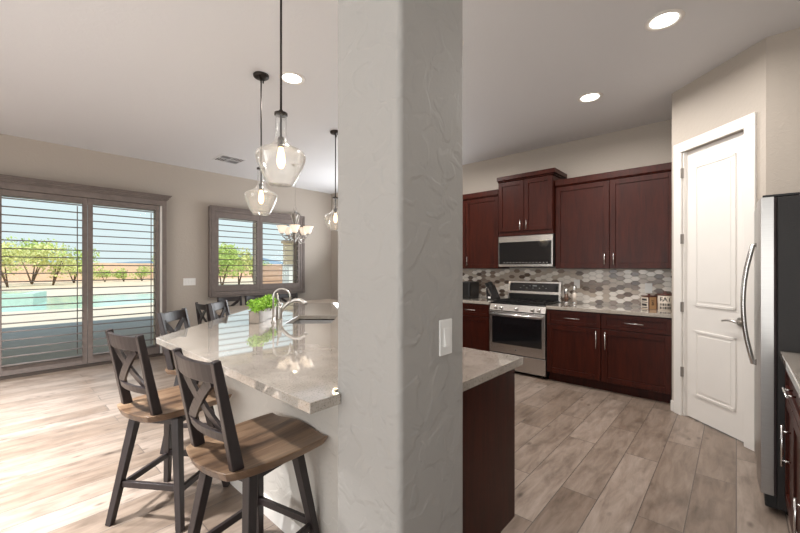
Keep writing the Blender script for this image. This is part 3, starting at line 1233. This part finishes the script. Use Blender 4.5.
def make_stool():
    t = thing('bar_stool', 'x', 'stool')
    seat_mesh().build('seat', M_seat, t, bevel=.006, seg=2)
    x_back(t, .605, 1.035, -.165, -.250, .170, M_black, .735)
    bs = bpy.data.objects.new('swivel_base', None)
    C.objects.link(bs)
    bs.parent = t
    m = MB()
    m.cyl((0, 0, .565), (0, 0, .5745), .10, 28)
    m.box(-.14, .14, -.14, .14, .525, .563)
    m.build('swivel_plate', M_black, bs)
    zt, zb, rt, rb = .556, 0, .125, .205
    for i, j in ((-1, -1), (1, -1), (1, 1), (-1, 1)):
        MB().bar((i * rb, j * rb, zb), (i * rt, j * rt, zt), .032, .032, .042, .042, side=(1, 0, 0)).build('leg', M_black, bs, bevel=.003)

    def at(z):
        return rb + (rt - rb) * z / zt
    for (i, j), (k, l), z in (((-1, -1), (1, -1), .19), ((-1, 1), (1, 1), .19), ((-1, -1), (-1, 1), .205), ((1, -1), (1, 1), .205)):
        a_ = at(z) - .004
        MB().bar((i * a_, j * a_, z), (k * a_, l * a_, z), .020, .032, side=(0, 0, 1) if False else ((0, 1, 0) if j == l else (1, 0, 0))).build('footrest', M_black, bs, bevel=.002)
    return t


st = make_stool()
spots = [
    (.775, 1.573, 4, 10, 'nearest bar stool, wooden seat and dark X back, right beside the pillar'),
    (.705, 2.425, 11, 24, 'second bar stool, nearest the sliding door, with wooden seat and dark X back'),
    (1.135, 3.135, -45, 0, 'dark bar stool behind the left corner of the bar worktop'),
    (1.69, 3.66, -45, 0, 'dark bar stool behind the worktop edge just left of the planter'),
]
for i, (x, y, a, bang, lab) in enumerate(spots):
    o = st if i == 0 else copy_tree(st)
    o.location = (x, y, 0)
    o.rotation_euler = (0, 0, R(a))
    o['label'] = lab
    o['group'] = 'bar stools around the breakfast bar'
    for ch in o.children:
        if ch.name.startswith('swivel_base'):
            ch.rotation_euler = (0, 0, R(bang))


# ================================================================== DINING SET
tb = thing('dining_table', 'light-topped dining table behind the breakfast bar', 'table', (3.28, 5.45, 0))
MB().box(-1.18, 1.18, -.46, .52, .72, .76).build('table_top', plain('pale_table_top', srgb(176, 160, 144), .35), tb, bevel=.006)
MB().box(-1.05, 1.05, -.36, .42, .63, .72).build('apron', M_black, tb)
for i in (-1, 1):
    for y in (-.36, .42):
        MB().bar((i * 1.05, y, 0), (i * 1.05, y, .72), .06, .06, .085, .085).build('leg', M_black, tb, bevel=.004)


def make_chair():
    t = thing('dining_chair', 'x', 'chair')
    m = MB()
    m.box(-.20, .22, -.21, .21, .445, .47)
    m.build('seat', M_seat, t, bevel=.01, seg=3)
    x_back(t, .45, .885, -.19, -.25, .19, M_black, .58)
    for i, j in ((-1, -1), (1, -1), (1, 1), (-1, 1)):
        MB().bar((i * .185, j * .185, 0), (i * .175, j * .175, .445), .03, .03, .04, .04).build('leg', M_black, t, bevel=.003)
    for j in (-1, 1):
        MB().bar((-.18, j * .18, .2), (.18, j * .18, .2), .018, .03).build('stretcher', M_black, t)
    MB().box(-.17, .18, -.17, .17, .40, .445).build('seat_frame', M_black, t)
    return t


ch = make_chair()
for i, (x, y, a, lab) in enumerate([
    (2.19, 5.47, 0, 'dining chair at the left end of the table, between two bar stools'),
    (2.72, 6.16, -90, 'dining chair under the left part of the window'),
    (3.19, 6.16, -90, 'dining chair under the window, behind the green planter'),
    (3.83, 6.16, -90, 'dining chair under the right part of the window, behind the faucet'),
]):
    o = ch if i == 0 else copy_tree(ch)
    o.location = (x, y, 0)
    o.rotation_euler = (0, 0, R(a))
    o['label'] = lab
    o['group'] = 'dining chairs around the table'


# ================================================================== LIGHTS THAT HANG
def glass_profile():
    # (radius, height) outside, from bottom
    out = [(.0, .0), (.060, .0), (.072, .010), (.098, .055), (.122, .110), (.136, .150), (.138, .176), (.118, .196), (.085, .210), (.056, .226), (.037, .248), (.031, .28), (.0305, .34), (.0305, .40)]
    return out


def smooth_prof(p, k=3):
    for _ in range(k):
        q = [p[0]]
        for a, b in zip(p, p[1:]):
            q.append((a[0] * .75 + b[0] * .25, a[1] * .75 + b[1] * .25))
            q.append((a[0] * .25 + b[0] * .75, a[1] * .25 + b[1] * .75))
        q.append(p[-1])
        p = q
    return p


def make_pendant():
    t = thing('pendant_lamp', 'x', 'lamp')
    zb, zc = 1.832, ZC
    zo = zb - ZC
    m = MB()
    m.lathe([(0, 0), (.065, 0), (.065, -.018), (.055, -.026), (.012, -.028), (0, -.028)], 28)
    for a_ in (40, 220):
        m.cyl((.045 * math.cos(R(a_)), .045 * math.sin(R(a_)), -.05), (.045 * math.cos(R(a_)), .045 * math.sin(R(a_)), -.02), .006, 8)
    m.build('canopy', M_bronze, t)
    MB().cyl((0, 0, -.02), (0, 0, zo + .42), .0062, 12).build('rod', M_bronze, t)
    m = MB()
    m.lathe([(0, zo + .425), (.010, zo + .425), (.014, zo + .412), (.036, zo + .408), (.036, zo + .395), (0, zo + .395)], 24)
    m.build('cap', M_bronze, t)
    m = MB()
    pr = [(r, z + zo) for r, z in smooth_prof(glass_profile(), 2)]
    inner_ = [(max(0, r - .0035), z + (.0035 if z - zo < .02 else 0)) for r, z in pr][::-1]
    m.lathe(pr + inner_, 40)
    m.build('glass_shade', M_pglass, t)
    m = MB()
    m.cyl((0, 0, zo + .26), (0, 0, zo + .40), .0062, 10)
    m.lathe([(0, zo + .275), (.016, zo + .272), (.019, zo + .262), (.019, zo + .222), (.014, zo + .216), (0, zo + .216)], 20)
    so = m.build('socket', M_bronze, t)
    m = MB()
    m.lathe(smooth_prof([(0, zo + .095), (.010, zo + .098), (.020, zo + .115), (.024, zo + .14), (.020, zo + .175), (.013, zo + .205), (.012, zo + .218)], 2), 20)
    m.build('bulb', M_bulb, so)
    return t


pd = make_pendant()
for i, (x, y, lab) in enumerate([
    (1.088, 1.892, 'nearest clear glass pendant over the bar, its rod running out of the picture top'),
    (1.57, 3.06, 'middle clear glass pendant, whose round ceiling canopy is left of the nearest rod'),
    (2.838, 3.654, 'farthest clear glass pendant, half hidden at the left edge of the pillar')]):
    o = pd if i == 0 else copy_tree(pd)
    o.location = (x, y, ZC)
    o['label'] = lab
    o['group'] = 'glass pendants over the bar'
    light('pendant_light', 'POINT', (x, y, 1.98), (0, 0, 0), 8, (1, .8, .56), shadow_soft_size=.03)

# chandelier
cx, cy = 3.31, 5.31
cd = thing('chandelier', 'brushed nickel chandelier with frosted bell shades over the dining table', 'chandelier', (cx, cy, ZC))
zb = 1.80 - ZC
MB().lathe([(0, 0), (.06, 0), (.055, -.015), (.02, -.03), (0, -.032)], 24).build('canopy', M_dnick, cd)
m = MB()
z = -.03
k = 0
while z > zb + .56:
    pts = []
    for q in range(10):
        a_ = 2 * PI * q / 10
        u = .008 * math.cos(a_)
        pts.append((u if k % 2 else 0, 0 if k % 2 else u, z - .018 + .018 * math.sin(a_)))
    m.tube(pts, .0018, 5, closed=True)
    z -= .029
    k += 1
m.build('chain', M_dnick, cd)
m = MB()
m.tube([(.03 * math.cos(2 * PI * q / 16), 0, zb + .53 + .035 * math.sin(2 * PI * q / 16)) for q in range(16)], .004, 8, closed=True)
m.lathe(smooth_prof([(0, zb + .50), (.03, zb + .49), (.02, zb + .46), (.05, zb + .44), (.026, zb + .40), (.014, zb + .30), (.032, zb + .22), (.016, zb + .14), (.045, zb + .07), (.02, zb + .03), (.008, zb + .01), (0, zb - .02)], 2), 20)
m.build('stem', M_dnick, cd)
for k in range(5):
    a_ = R(20 + 72 * k)
    ca, sa = math.cos(a_), math.sin(a_)
    f = lambda r, z: (r * ca, r * sa, z)
    m = MB()
    m.tube([f(.015, zb + .43), f(.05, zb + .47), f(.075, zb + .44), f(.05, zb + .36), f(.025, zb + .26), f(.04, zb + .14), f(.09, zb + .055), f(.15, zb + .04), f(.20, zb + .075), f(.215, zb + .115)], .0085, 8)
    m.tube([f(.05, zb + .12), f(.09, zb + .125), f(.115, zb + .10), f(.10, zb + .075), f(.085, zb + .09)], .007, 7)
    m.tube([f(.03, zb + .10), f(.07, zb + .02), f(.115, zb - .025), f(.155, zb - .01), f(.155, zb + .03), f(.125, zb + .03), f(.115, zb + .01)], .007, 7)
    m.tube([f(.17, zb + .045), f(.165, zb + .085), f(.14, zb + .085), f(.14, zb + .06)], .006, 7)
    m.lathe([(0, .115), (.03, .118), (.034, .124), (.012, .13), (.012, .15), (0, .15)], 16, (.215 * ca, .215 * sa, zb))
    ar = m.build('arm', M_dnick, cd)
    m = MB()
    pr = smooth_prof([(.016, .128), (.034, .135), (.050, .160), (.060, .205), (.086, .245)], 2)
    m.lathe(pr + [(r - .003, z_ + .001) for r, z_ in pr[::-1]], 24, (.215 * ca, .215 * sa, zb))
    m.build('glass_shade', M_shade, ar)
light('chandelier_light', 'POINT', (cx, cy, 2.14), (0, 0, 0), 16, (1, .84, .64), shadow_soft_size=.02)


# recessed ceiling lights
def make_can():
    t = thing('recessed_light', 'x', 'ceiling light')
    MB().lathe([(.080, -.003), (.098, -.009), (.112, -.004), (.114, 0), (.082, 0)], 36, close=True).build('trim_ring', M_white, t)
    MB().lathe([(0, -.0025), (.081, -.0025), (.081, 0), (0, 0)], 32).build('lens', M_lens, t)
    return t


cn = make_can()
cans = [(3.06, .363, 'large-looking recessed ceiling light nearest the top right, in front of the pantry', 1),
        (3.95, 1.065, 'smaller-looking recessed ceiling light over the kitchen floor in front of the range', 1),
        (1.78, 2.91, 'recessed ceiling light between the pendant rods left of the pillar', 1),
        (3.95, 2.9, 'added recessed ceiling light, unseen behind the pillar above the kitchen aisle', 0),  # hidden pair, added to light the kitchen
        (2.3, 1.6, 'added recessed ceiling light, unseen right behind the pillar above the aisle', 0),
        (-.5, 5.3, 'added recessed ceiling light, unseen left of the frame by the sliding door', 2),  # out-of-view row, added to brighten the left floor
        (-.5, 3.9, 'added recessed ceiling light, unseen left of the frame, middle of its row', 2),
        (-.5, 2.5, 'added recessed ceiling light, unseen left of the frame, nearest the camera', 2)]
for i, (x, y, lab, vis) in enumerate(cans):
    o = cn if i == 0 else copy_tree(cn)
    o.location = (x, y, ZC)
    o['label'] = lab
    o['group'] = 'recessed ceiling lights'
    if vis == 2:
        light('downlight', 'AREA', (x, y, ZC - .02), (0, 0, 0), 90, (.97, .99, 1), shape='DISK', size=.16, spread=R(85))  # strong lamps of the added row, for the glare on the floor
    else:
        light('downlight', 'AREA', (x, y, ZC - .02), (0, 0, 0), 11 if (x, y) == (1.78, 2.91) else 23, (1, .965, .925), shape='DISK', size=.16, spread=R(170))

# ceiling vent
vt = thing('ceiling_vent', 'four-way white ceiling air vent with dark slots above the dining end', 'vent', (2.46, 5.80, ZC))
m = MB()
for q in ((-.19, .19, -.19, -.165), (-.19, .19, .165, .19), (-.19, -.165, -.165, .165), (.165, .19, -.165, .165)):
    m.box(q[0], q[1], q[2], q[3], -.010, 0)
m.box(-.006, .006, -.165, .165, -.008, 0).box(-.165, .165, -.006, .006, -.008, 0)
m.build('frame', M_ceil, vt, bevel=.002)
MB().box(-.165, .165, -.165, .165, -.001, 0).build('duct_backing', plain('duct_dark', srgb(14, 14, 14), .8), vt)
m = MB()
for k in range(4):
    o_ = .028 + k * .036
    for sx_, sy_ in ((1, 1), (-1, -1)):
        a0, a1 = sorted((sx_ * .008, sx_ * .163))
        m.obox(((a0 + a1) / 2, sy_ * o_, -.006), ((a1 - a0) / 2, .005, .001), M=Matrix.Rotation(R(35), 4, 'X'))
    for sx_, sy_ in ((1, -1), (-1, 1)):
        b0, b1 = sorted((sy_ * .008, sy_ * .163))
        m.obox((sx_ * o_, (b0 + b1) / 2, -.006), (.005, (b1 - b0) / 2, .001), M=Matrix.Rotation(R(35), 4, 'Y'))
m.build('slats', M_ceil, vt)

# ================================================================== SWITCHES, OUTLETS
# on the pillar: face y = PY0, looking to -y
sw = thing('light_switch', 'single white rocker light switch on the right face of the pillar', 'light switch', (1.095, PY0, 1.122))
MB().box(-.038, .038, -.007, 0, -.064, .064).build('wall_plate', M_plate, sw, bevel=.004)
m = MB()
vs = [(-.0165, -.007, -.034), (.0165, -.007, -.034), (.0165, -.016, -.032), (-.0165, -.016, -.032), (-.0165, -.007, .034), (.0165, -.007, .034), (.0165, -.009, .033), (-.0165, -.009, .033)]
m._faces(vs, [(0, 1, 5, 4), (0, 3, 2, 1), (4, 5, 6, 7), (0, 4, 7, 3), (1, 2, 6, 5), (3, 7, 6, 2)])
m.build('rocker', M_plate, sw, bevel=.001)

sw = thing('light_switch', 'wide white three-gang switch plate between the sliding door and window', 'light switch', (2.22, YA, 1.14))
MB().box(-.095, .095, -.007, 0, -.06, .06).build('wall_plate', M_plate, sw, bevel=.003)
for k in (-1, 0, 1):
    MB().box(k * .046 - .016, k * .046 + .016, -.011, -.006, -.033, .033).build('rocker', M_plate, sw, bevel=.002)

for y, z, lab in ((1.545, 1.165, 'white electrical outlet on the backsplash just right of the range'), (.757, 1.137, 'white electrical outlet on the backsplash above the canisters')):
    ol = thing('outlet', lab, 'outlet', (XK - .0095, y, z))
    MB().box(-.006, 0, -.036, .036, -.058, .058).build('wall_plate', M_plate, ol, bevel=.002)
    MB().box(-.009, -.005, -.017, .017, -.034, .034).build('receptacle', M_plate, ol, bevel=.001)

# ================================================================== SMALL THINGS ON THE KITCHEN WORKTOP
zt = .9145
# toaster
ts = thing('toaster', 'black toaster on the worktop left of the knife block', 'toaster', (4.86, 3.02, zt))
MB().box(-.14, .14, -.115, .085, .012, .25).build('body', plain('black_plastic', srgb(24, 22, 22), .35), ts, bevel=.02, seg=3)
MB().box(-.135, .135, -.110, .080, 0, .014).build('base', M_rubber, ts)
MB().box(-.143, -.136, .02, .03, .07, .20).build('lever_slot', M_steel, ts)
MB().box(-.10, .10, -.06, -.035, .2495, .2515).build('bread_slot', M_rubber, ts)
MB().box(-.15, -.14, .005, .045, .16, .18).build('lever', M_steel_h, ts, bevel=.003)

# knife block
kb = thing('knife_block', 'black knife block full of dark handles left of the range', 'knife block', (4.86, 2.60, zt), R(0))
m = MB()
prof = [(-.075, 0), (.085, 0), (.085, .03), (-.0, .21), (-.085, .165), (-.075, .0)][:5]
vs = [(p[0] * .0 - .055, -p[0], p[1]) for p in prof] + [(.055, -p[0], p[1]) for p in prof]
m._faces(vs, [(0, 1, 2, 3, 4), (9, 8, 7, 6, 5)] + [(i, i + 5, (i + 1) % 5 + 5, (i + 1) % 5) for i in range(5)])
m.build('block', plain('black_block_wood', srgb(26, 22, 21), .4), kb, bevel=.004)
dv = Vector((0, .55, .84)).normalized()
for r_ in range(2):
    for c in range(4):
        p = Vector((-.038 + c * .025, .012 + r_ * .045, .185 - r_ * .02))
        MB().bar(p, p + dv * .085, .014, .022, side=(1, 0, 0)).build('knife_handle', M_rubber, kb, bevel=.003)
MB().bar((-.058, -.0, .06), (-.060, .05, .16), .012, .018, side=(1, 0, 0)).build('scissors', M_steel_h, kb)
MB().box(-.0575, -.055, .01, .05, .02, .045).build('name_plate', M_plate, kb)

# mills beside the range
for nm, x, y, h, lab in (('pepper_mill', 4.95, 1.615, .20, 'slimmer glass and steel mill beside the range'), ('salt_mill', 4.95, 1.515, .24, 'taller glass and steel mill, right one of the pair by the range')):
    t = thing(nm, lab, 'mill', (x, y, zt))
    MB().lathe([(0, 0), (.027, 0), (.027, .01), (.024, h * .12), (0, h * .12)], 20).build('base', M_steel_h, t)
    MB().lathe([(0, h * .12), (.023, h * .12), (.024, h * .62), (0, h * .62)], 20).build('jar', plain('jar_contents_' + nm, srgb(92, 66, 52) if nm == 'pepper_mill' else srgb(205, 192, 180), .25), t)
    MB().lathe([(0, h * .62), (.025, h * .62), (.026, h * .8), (.022, h * .95), (.008, h), (0, h)], 20).build('grinder_head', M_steel_h, t)

# canisters
cs = thing('canister', 'small square tan and black-and-white canister with brown lid', 'canister', (4.93, .722, zt), R(-38))
m = MB()
m.box(-.05, .05, -.05, .05, 0, .135, 0)
body = m.build('body', [M_tan], cs, bevel=.003)
MB().box(-.052, -.0495, -.048, .048, .004, .131).build('front_face', M_cream, cs)
m = MB()
for k, (a_, b_) in enumerate(((.012, .022), (.034, .060), (.072, .080), (.092, .116))):
    m.box(-.0528, -.0519, -.035 + (k % 2) * .01, .040, a_, b_)
m.build('printed_bands', M_ink, cs)
for x, y in ((-.05, -.05), (.05, -.05)):
    MB().box(x - .004, x + .004, y - .004, y + .004, 0, .136).build('corner_strip', M_brownlid, cs)
m = MB()
m.box(-.056, .056, -.056, .056, .136, .148).lathe([(0, .148), (.012, .148), (.014, .165), (0, .17)], 16)
m.build('lid', M_brownlid, cs, bevel=.002)
txt('EAT', .036, M_ink, cs, Matrix.Translation((0, -.0505, .075)) @ Matrix.Rotation(R(90), 4, 'X') @ Matrix.Rotation(R(90), 4, 'Z') @ Matrix.Scale(1, 4), 'lettering')

cs = thing('canister', 'larger cream canister lettered EAT with brown lid next to the pantry wall', 'canister', (4.90, .572, zt))
MB().lathe([(0, 0), (.062, 0), (.066, .006), (.066, .155), (.062, .16), (0, .16)], 40).build('body', M_cream, cs)
MB().lathe([(0, .161), (.07, .161), (.07, .174), (.02, .178), (.012, .182), (.018, .196), (.012, .205), (0, .206)], 32).build('lid', M_brownlid, cs)


def wrap_text(s, size, zc, parent, rad, a0, mat):
    cu = txt(s, size, mat, parent, Matrix.Identity(4), 'lettering')
    for v in cu.data.vertices:
        x, y, z = v.co
        an = a0 + x / rad
        r = rad + z + .0006
        v.co = (r * math.cos(an), r * math.sin(an), zc + y)
    return cu


wrap_text('EAT', .062, .118, cs, .066, R(190), M_ink)
m = MB()
for rr in range(2):
    for k in range(7):
        an = R(150 + k * 13)
        z0 = .014 + rr * .036
        m.obox((.0664 * math.cos(an), .0664 * math.sin(an), z0 + .014), (.0008, .004 if (k + rr) % 3 else .0062, .013), an)
m.build('printed_pattern', M_ink, cs)

# ================================================================== OUTDOORS
M_patio = plain('patio_concrete', srgb(172, 168, 160), .8, var=.08, scale=3)
M_deck = plain('pale_deck', srgb(222, 208, 188), .85, var=.07, scale=1.2)
M_sand = plain('desert_gravel', srgb(226, 204, 178), .9, var=.08, scale=.8)
M_block = plain('tan_block_wall', srgb(232, 198, 172), .9, var=.08, scale=1.5)
M_pool, tt, bb = new_mat('pool_water')
bb.inputs['Base Color'].default_value = srgb(184, 224, 216)
bb.inputs['Roughness'].default_value = .12
bump(tt, bb, noise(tt, mapped(tt), 3, 3), .15, .02)
M_stucco = plain('tan_stucco', srgb(206, 186, 158), .9)
structure(MB().box(-8, 12, YA + .16, 12.6, -.10, -.02).build('patio_floor', M_patio))
structure(MB().box(-30, 40, 12.6, 34, -.10, -.02).build('pool_deck', M_deck))
structure(MB().box(-60, 110, 34, 120, -.12, -.03).build('desert_ground', M_sand))
structure(MB().box(-8, 12, YA + .16, 10.8, 2.98, 3.15).build('patio_roof', M_stucco))
structure(MB().box(-2.6, -2.2, 10.3, 10.7, 0, 2.98).build('patio_post', M_stucco))
tag(MB().prism([(-3, 17.8), (2.0, 16.8), (6.5, 18.0), (8.6, 20.5), (6.0, 23.5), (0, 24.5), (-4.5, 22)], -.09, -.012).build('pool_water', M_pool), 'pale turquoise swimming pool beyond the patio', 'pool')
pw = thing('raised_spa', 'raised pale stone spa wall at the left of the pool', 'spa', (-.6, 20.6, 0))
MB().prism([(-1.9, -1.2), (1.6, -1.4), (2.1, .6), (.6, 1.7), (-1.7, 1.4)], -.011, .42).build('wall', plain('pale_spa_stone', srgb(196, 214, 200), .8), pw)
MB().prism([(-1.55, -.9), (1.3, -1.1), (1.7, .5), (.5, 1.35), (-1.4, 1.1)], .42, .435).build('water', M_pool, pw)
structure(MB().box(-40, 80, 52, 52.3, 0, 1.95).build('garden_wall', M_block))
m = MB()
rnd = random.Random(8)
n = 40
vs = []
for k in range(n + 1):
    x = -150 + 400 * k / n
    vs += [(x, 190, -2), (x, 195 + rnd.uniform(-4, 4), 4.5 + 2.2 * math.sin(k * .6) + rnd.uniform(0, 1.8)), (x, 215, -2)]
fs = []
for k in range(n):
    a = 3 * k
    fs += [(a, a + 3, a + 4, a + 1), (a + 1, a + 4, a + 5, a + 2)]
m._faces(vs, fs)
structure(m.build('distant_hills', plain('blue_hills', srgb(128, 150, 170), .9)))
# neighbouring wing and white cabinet seen through the right-hand shutter
hw = thing('neighbour_house', 'tan stucco house wing seen through the right shutter panel', 'building', (12.6, 19.5, 0))
MB().box(-.9, 3.8, -.5, .6, 0, 2.85).build('wall', M_stucco, hw)
MB().box(-.98, 4.0, -.6, .7, 2.85, 3.0).build('roof', plain('tan_roof', srgb(190, 166, 138), .8), hw)
gc = thing('garden_shed', 'low white garden cabinet outside the right shutter panel', 'cabinet', (9.8, 16.0, -.02))
MB().box(-.36, .36, -.3, .3, 0, 1.5).build('body', plain('white_cabinet', srgb(225, 225, 222), .6), gc, bevel=.02)
MB().box(-.4, .4, -.34, .34, 1.5, 1.56).build('lid', plain('grey_lid', srgb(180, 180, 178), .6), gc)
fw = MB()
fw.box(15.4, 17.5, 29.8, 30, 0, 1.55)
structure(fw.build('brown_fence', plain('brown_fence', srgb(184, 152, 130), .9, var=.1)))

M_tleaf = [plain('tree_leaf_green', srgb(184, 204, 118), .7, var=.3, scale=2), plain('tree_leaf_yellow', srgb(214, 216, 146), .7, var=.3, scale=2)]
M_bark = plain('bark', srgb(110, 90, 70), .9)


def tree(x, y, h, w, label, kind, seed, cat='tree', name='desert_tree', grp='trees and shrubs along the garden wall'):
    r = random.Random(seed)
    t = thing(name, label, cat, (x, y, -.03), 0, grp)
    m = MB()
    nb = 9 if cat == 'tree' else 5
    for k in range(nb):
        a_ = r.uniform(0, 6.28)
        d = r.uniform(.1, .5) * w
        zc = h * r.uniform(.36, .80) if cat == 'tree' else h * r.uniform(.3, .72)
        m.leaves((d * math.cos(a_), d * math.sin(a_), zc), (w * .34, w * .34, h * .22), 120 if cat == 'tree' else 110, h * .028 + .04, r)
    m.build('foliage', M_tleaf[kind], t, norm=False)
    m = MB()
    for k in range(4):
        a_ = r.uniform(0, 6.28)
        m.tube([(0, 0, -.02), (.12 * w * math.cos(a_), .12 * w * math.sin(a_), h * .3), (.3 * w * math.cos(a_), .3 * w * math.sin(a_), h * .66)], [.05 * h / 3, .035 * h / 3, .015], 7)
    m.build('trunk', M_bark, t)
    return t


def on_ray(px, yw):
    k = (px - 400) / 370
    d = (.740 + .673 * k, .673 - .740 * k)
    return d[0] * yw / d[1], yw


for i, (px, yw, h, w, kind, lab) in enumerate([
    (8, 39, 3.4, 2.8, 1, 'pale green tree at the far left outside the sliding door'),
    (32, 45, 4.1, 3.4, 0, 'tallest rounded green tree in the left shutter panel of the sliding door'),
    (53, 41, 3.7, 2.8, 1, 'yellow-green tree right of the tallest tree in the left shutter panel'),
    (74, 46, 3.4, 3.0, 0, 'small green tree near the central stile of the sliding door'),
    (160, 50, 3.3, 1.7, 0, 'green tree above the garden wall at the right end of the sliding door'),
    (222, 27, 3.3, 2.3, 0, 'light green tree at the left of the left window panel'),
    (239, 31, 3.9, 2.6, 1, 'yellow-green tree in the middle of the left window panel'),
    (254, 35, 3.0, 2.4, 0, 'low bushy tree beside the central mullion of the window'),
]):
    x, y = on_ray(px, yw)
    tree(x, y, h, w, lab, kind, 10 + i)
for i, (px, lab) in enumerate([(105, 'leftmost of the three round shrubs by the garden wall'), (124, 'middle one of the three round shrubs by the garden wall'), (142, 'rightmost of the three round shrubs by the garden wall')]):
    x, y = on_ray(px, 47)
    tree(x, y, 1.9, 1.7, lab, 0, 40 + i, 'shrub', 'round_shrub')
